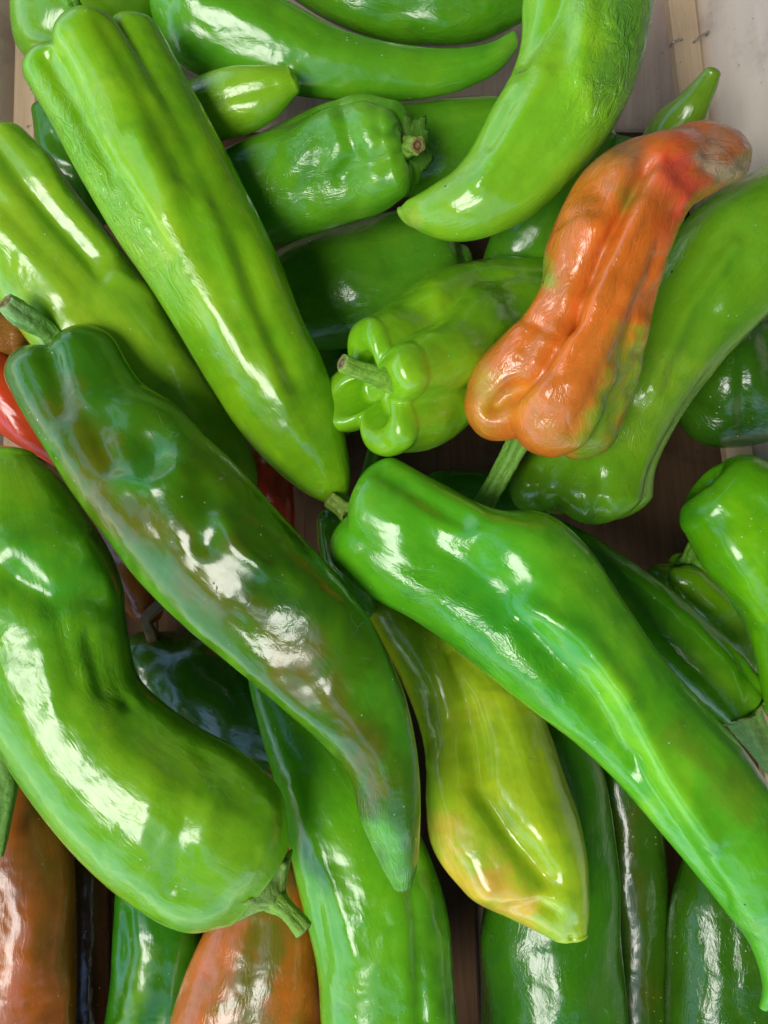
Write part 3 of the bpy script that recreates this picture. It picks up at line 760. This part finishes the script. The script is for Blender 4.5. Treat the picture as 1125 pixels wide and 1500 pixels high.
pepper('green_pepper', 'deep green pepper behind the largest one, its papery stem at the right edge',
    [(1050,1062,1122,1002),(985,1015,1086,954),(930,955,1038,910),(880,895,985,866),(830,835,930,826),(800,790,880,795),(790,765,835,772)],
    [-.03,-.034,-.04,-.046,-.05], col='458c12', group=G_, cap=.3, lobes=(3,60,.14,.05), tip=.6,
    blobs=[([(1050,990),(1100,1020)],30,'62a422',.6),([(880,820),(960,880)],34,'2f7010',.6)], sculpt=[([(1095,985),(1100,1040)],12,5)],
    stem=dict(pts=[(1085,1042,-.03,28),(1102,1072,-.03,21),(1122,1104,-.03,17),(1150,1140,-.03,15)], col='8aac60'), calyx=(44,18,'86984c'))

pepper('yellow_green_pepper', 'yellowish green pepper turning gold near its blunt tip, under the two biggest peppers',
    [(520,870,680,925),(548,925,738,985),(585,990,786,1032),(612,1058,808,1082),(624,1120,828,1140),(624,1180,848,1195),(632,1238,860,1250),(662,1286,864,1298),(710,1326,864,1330),(765,1354,862,1352),(808,1376,860,1366)],
    [-.07,-.062,-.052,-.042,-.034,-.028,-.024,-.022], thick=.78, cap=.3, tip=.45, lobes=(3,95,.1,.06), col='92bc2a', group=G_,
    blobs=[([(560,930),(650,1030)],70,'7a9a22',.8),([(640,1210),(680,1290),(760,1320)],30,'d2b43c',.85),([(740,1300)],34,'d4a038',.7),([(690,1100),(740,1230)],24,'6c9a1a',.6),([(840,1360)],24,'86b430',.9),([(820,1200)],30,'8ab828',.6)],
    sculpt=[([(665,950),(690,1080),(700,1150),(745,1220),(800,1290)],20,24),([(638,1120),(668,1230),(715,1300)],18,-9),([(735,1020),(765,1130),(800,1220)],24,-8),([(700,1300),(760,1315)],22,-6),([(750,1330),(790,1325),(815,1340)],10,8),([(838,1376)],5,4)], wr=.03)

pepper('green_pepper', 'long green pepper at bottom centre running down from under the dark tip',
    [(482,1620,690,1600),(470,1500,670,1490),(465,1420,664,1420),(451,1355,658,1350),(432,1280,640,1280),(415,1205,610,1210),(400,1140,570,1150),(382,1075,520,1090),(368,1020,470,1030),(362,985,430,985),(360,950,400,950)],
    [-.04,-.042,-.046,-.055,-.065,-.07], thick=.8, cap=.3, tip=.8, lobes=(3,70,.12,.04), col='54a420', group=G_,
    blobs=[([(620,1290),(650,1480)],26,'35781a',.7),([(500,1200),(570,1400)],36,'64b41e',.6),([(500,1450)],40,'74b634',.5)],  # darker green right lobe is shadow painted into the skin
    sculpt=[([(590,1220),(612,1350),(618,1500)],12,9),([(430,1150),(490,1300),(520,1400)],12,-4),([(460,1300),(480,1420)],9,3)], wr=.05, dents=(20,10,30,4))

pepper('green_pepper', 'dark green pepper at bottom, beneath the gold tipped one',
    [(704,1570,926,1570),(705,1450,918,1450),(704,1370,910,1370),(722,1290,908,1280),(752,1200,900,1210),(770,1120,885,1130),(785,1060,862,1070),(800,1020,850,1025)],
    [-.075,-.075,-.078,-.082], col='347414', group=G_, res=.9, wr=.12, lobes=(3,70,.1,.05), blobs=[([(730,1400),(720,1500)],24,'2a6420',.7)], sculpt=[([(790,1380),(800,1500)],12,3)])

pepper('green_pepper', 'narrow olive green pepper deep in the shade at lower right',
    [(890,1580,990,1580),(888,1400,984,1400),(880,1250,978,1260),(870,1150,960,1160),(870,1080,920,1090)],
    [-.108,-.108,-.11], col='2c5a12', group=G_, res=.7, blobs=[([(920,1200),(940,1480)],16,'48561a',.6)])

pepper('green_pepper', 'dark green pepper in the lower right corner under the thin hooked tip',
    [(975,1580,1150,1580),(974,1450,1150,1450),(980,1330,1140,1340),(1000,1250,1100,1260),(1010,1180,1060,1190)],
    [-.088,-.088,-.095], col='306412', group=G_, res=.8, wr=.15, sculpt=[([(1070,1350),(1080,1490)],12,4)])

pepper('orange_green_pepper', 'orange pepper streaked with olive green at the bottom, below the fat bent one',
    [(238,1600,484,1600),(246,1500,474,1500),(268,1430,470,1430),(300,1360,466,1360),(335,1305,452,1300),(375,1255,432,1258)],
    [-.062,-.062,-.064,-.075], col='c46a1c', group=G_, res=.9, lobes=(3,80,.12,.06), wr=.1, thick=.7,
    blobs=[([(385,1340),(370,1500)],46,'6a7026',.95),([(440,1280)],26,'5a7a50',.7),([(300,1420),(270,1490)],18,'cc7430',.6)], sculpt=[([(380,1360),(370,1500)],14,3)], dents=(30,8,20,4))  # grey green near the top end includes a painted sky reflection

pepper('green_pepper', 'curved dark green pepper at the bottom between two ripening ones',
    [(140,1590,300,1590),(150,1500,292,1500),(161,1420,300,1420),(165,1350,296,1350),(170,1290,270,1290),(180,1240,235,1240)],
    [-.082,-.08,-.084], col='2f7a14', group=G_, res=.8, lobes=(3,80,.14,.12), blobs=[([(215,1400),(190,1500)],16,'66a028',.8)], sculpt=[([(180,1340),(185,1400),(165,1490)],11,7)])

pepper('brown_orange_pepper', 'brownish orange pepper in the lower left corner',
    [(-95,1590,108,1590),(-92,1450,113,1450),(-80,1340,113,1340),(-60,1240,106,1240),(-30,1160,84,1160),(0,1110,50,1110)],
    [-.075,-.075,-.085], col='96561a', group=G_, res=.9, wr=.06, thick=.75, blobs=[([(20,1420),(10,1490)],50,'c86c1c',.8),([(60,1200),(70,1400)],24,'644e18',.7)])

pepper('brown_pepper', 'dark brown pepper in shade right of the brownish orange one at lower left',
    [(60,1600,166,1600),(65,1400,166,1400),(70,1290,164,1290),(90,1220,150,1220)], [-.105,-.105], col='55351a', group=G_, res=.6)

pepper('green_pepper', 'pepper at the left edge of which only the thick green stem shows',
    [(-70,1100,20,1085),(-90,1040,10,1020),(-95,960,0,940),(-80,880,-20,870)], [-.05,-.052], col='4a8a1c', group=G_, res=.5,
    stem=dict(pts=[(-10,1112,-.05,34),(2,1150,-.048,24),(2,1200,-.046,14),(-4,1252,-.044,9)], col='6f9a3c'), calyx=(40,14,'6f9038'))

pepper('brown_orange_pepper', 'brownish pepper end at the left edge behind the grey green stem',
    [(-90,425,-75,540),(-20,438,-18,535),(28,462,24,525)], [-.06,-.062], col='9a6222', group=G_, res=.6, wr=.35, tip=.6)

pepper('red_pepper', 'orange red pepper at the left edge under the dark glossy one',
    [(-95,470,-100,590),(-10,506,-22,622),(48,560,30,655),(90,615,68,676),(118,668,102,698)], [-.055,-.058,-.066], col='c4401a', group=G_, res=.7, wr=.1, thick=.7)

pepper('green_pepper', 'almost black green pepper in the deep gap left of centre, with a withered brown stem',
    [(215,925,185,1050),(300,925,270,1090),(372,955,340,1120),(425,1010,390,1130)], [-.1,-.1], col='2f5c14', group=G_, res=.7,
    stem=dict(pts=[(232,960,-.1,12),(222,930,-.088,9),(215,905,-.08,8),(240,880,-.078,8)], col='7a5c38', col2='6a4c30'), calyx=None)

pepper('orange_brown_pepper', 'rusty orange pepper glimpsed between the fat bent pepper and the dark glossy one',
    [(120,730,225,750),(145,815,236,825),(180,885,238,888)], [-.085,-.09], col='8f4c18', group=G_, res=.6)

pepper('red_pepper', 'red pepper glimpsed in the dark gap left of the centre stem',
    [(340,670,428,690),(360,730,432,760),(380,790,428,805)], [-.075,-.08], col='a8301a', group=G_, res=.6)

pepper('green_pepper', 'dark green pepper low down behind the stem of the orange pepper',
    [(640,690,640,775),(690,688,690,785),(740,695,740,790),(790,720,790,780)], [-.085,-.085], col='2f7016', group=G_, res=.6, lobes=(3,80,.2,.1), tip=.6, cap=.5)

pepper('green_pepper', 'small green pepper lobe tucked behind the stem end of the largest pepper',
    [(463,765,535,745),(466,800,540,790),(480,850,545,840),(500,890,550,880)], [-.042,-.05], col='4c8a20', group=G_, res=.7, cap=.5,
    stem=dict(pts=[(515,745,-.055,9),(528,715,-.058,8),(540,685,-.062,8),(549,655,-.066,9)], col='4f8428'), calyx=(14,8,'4f8428'))
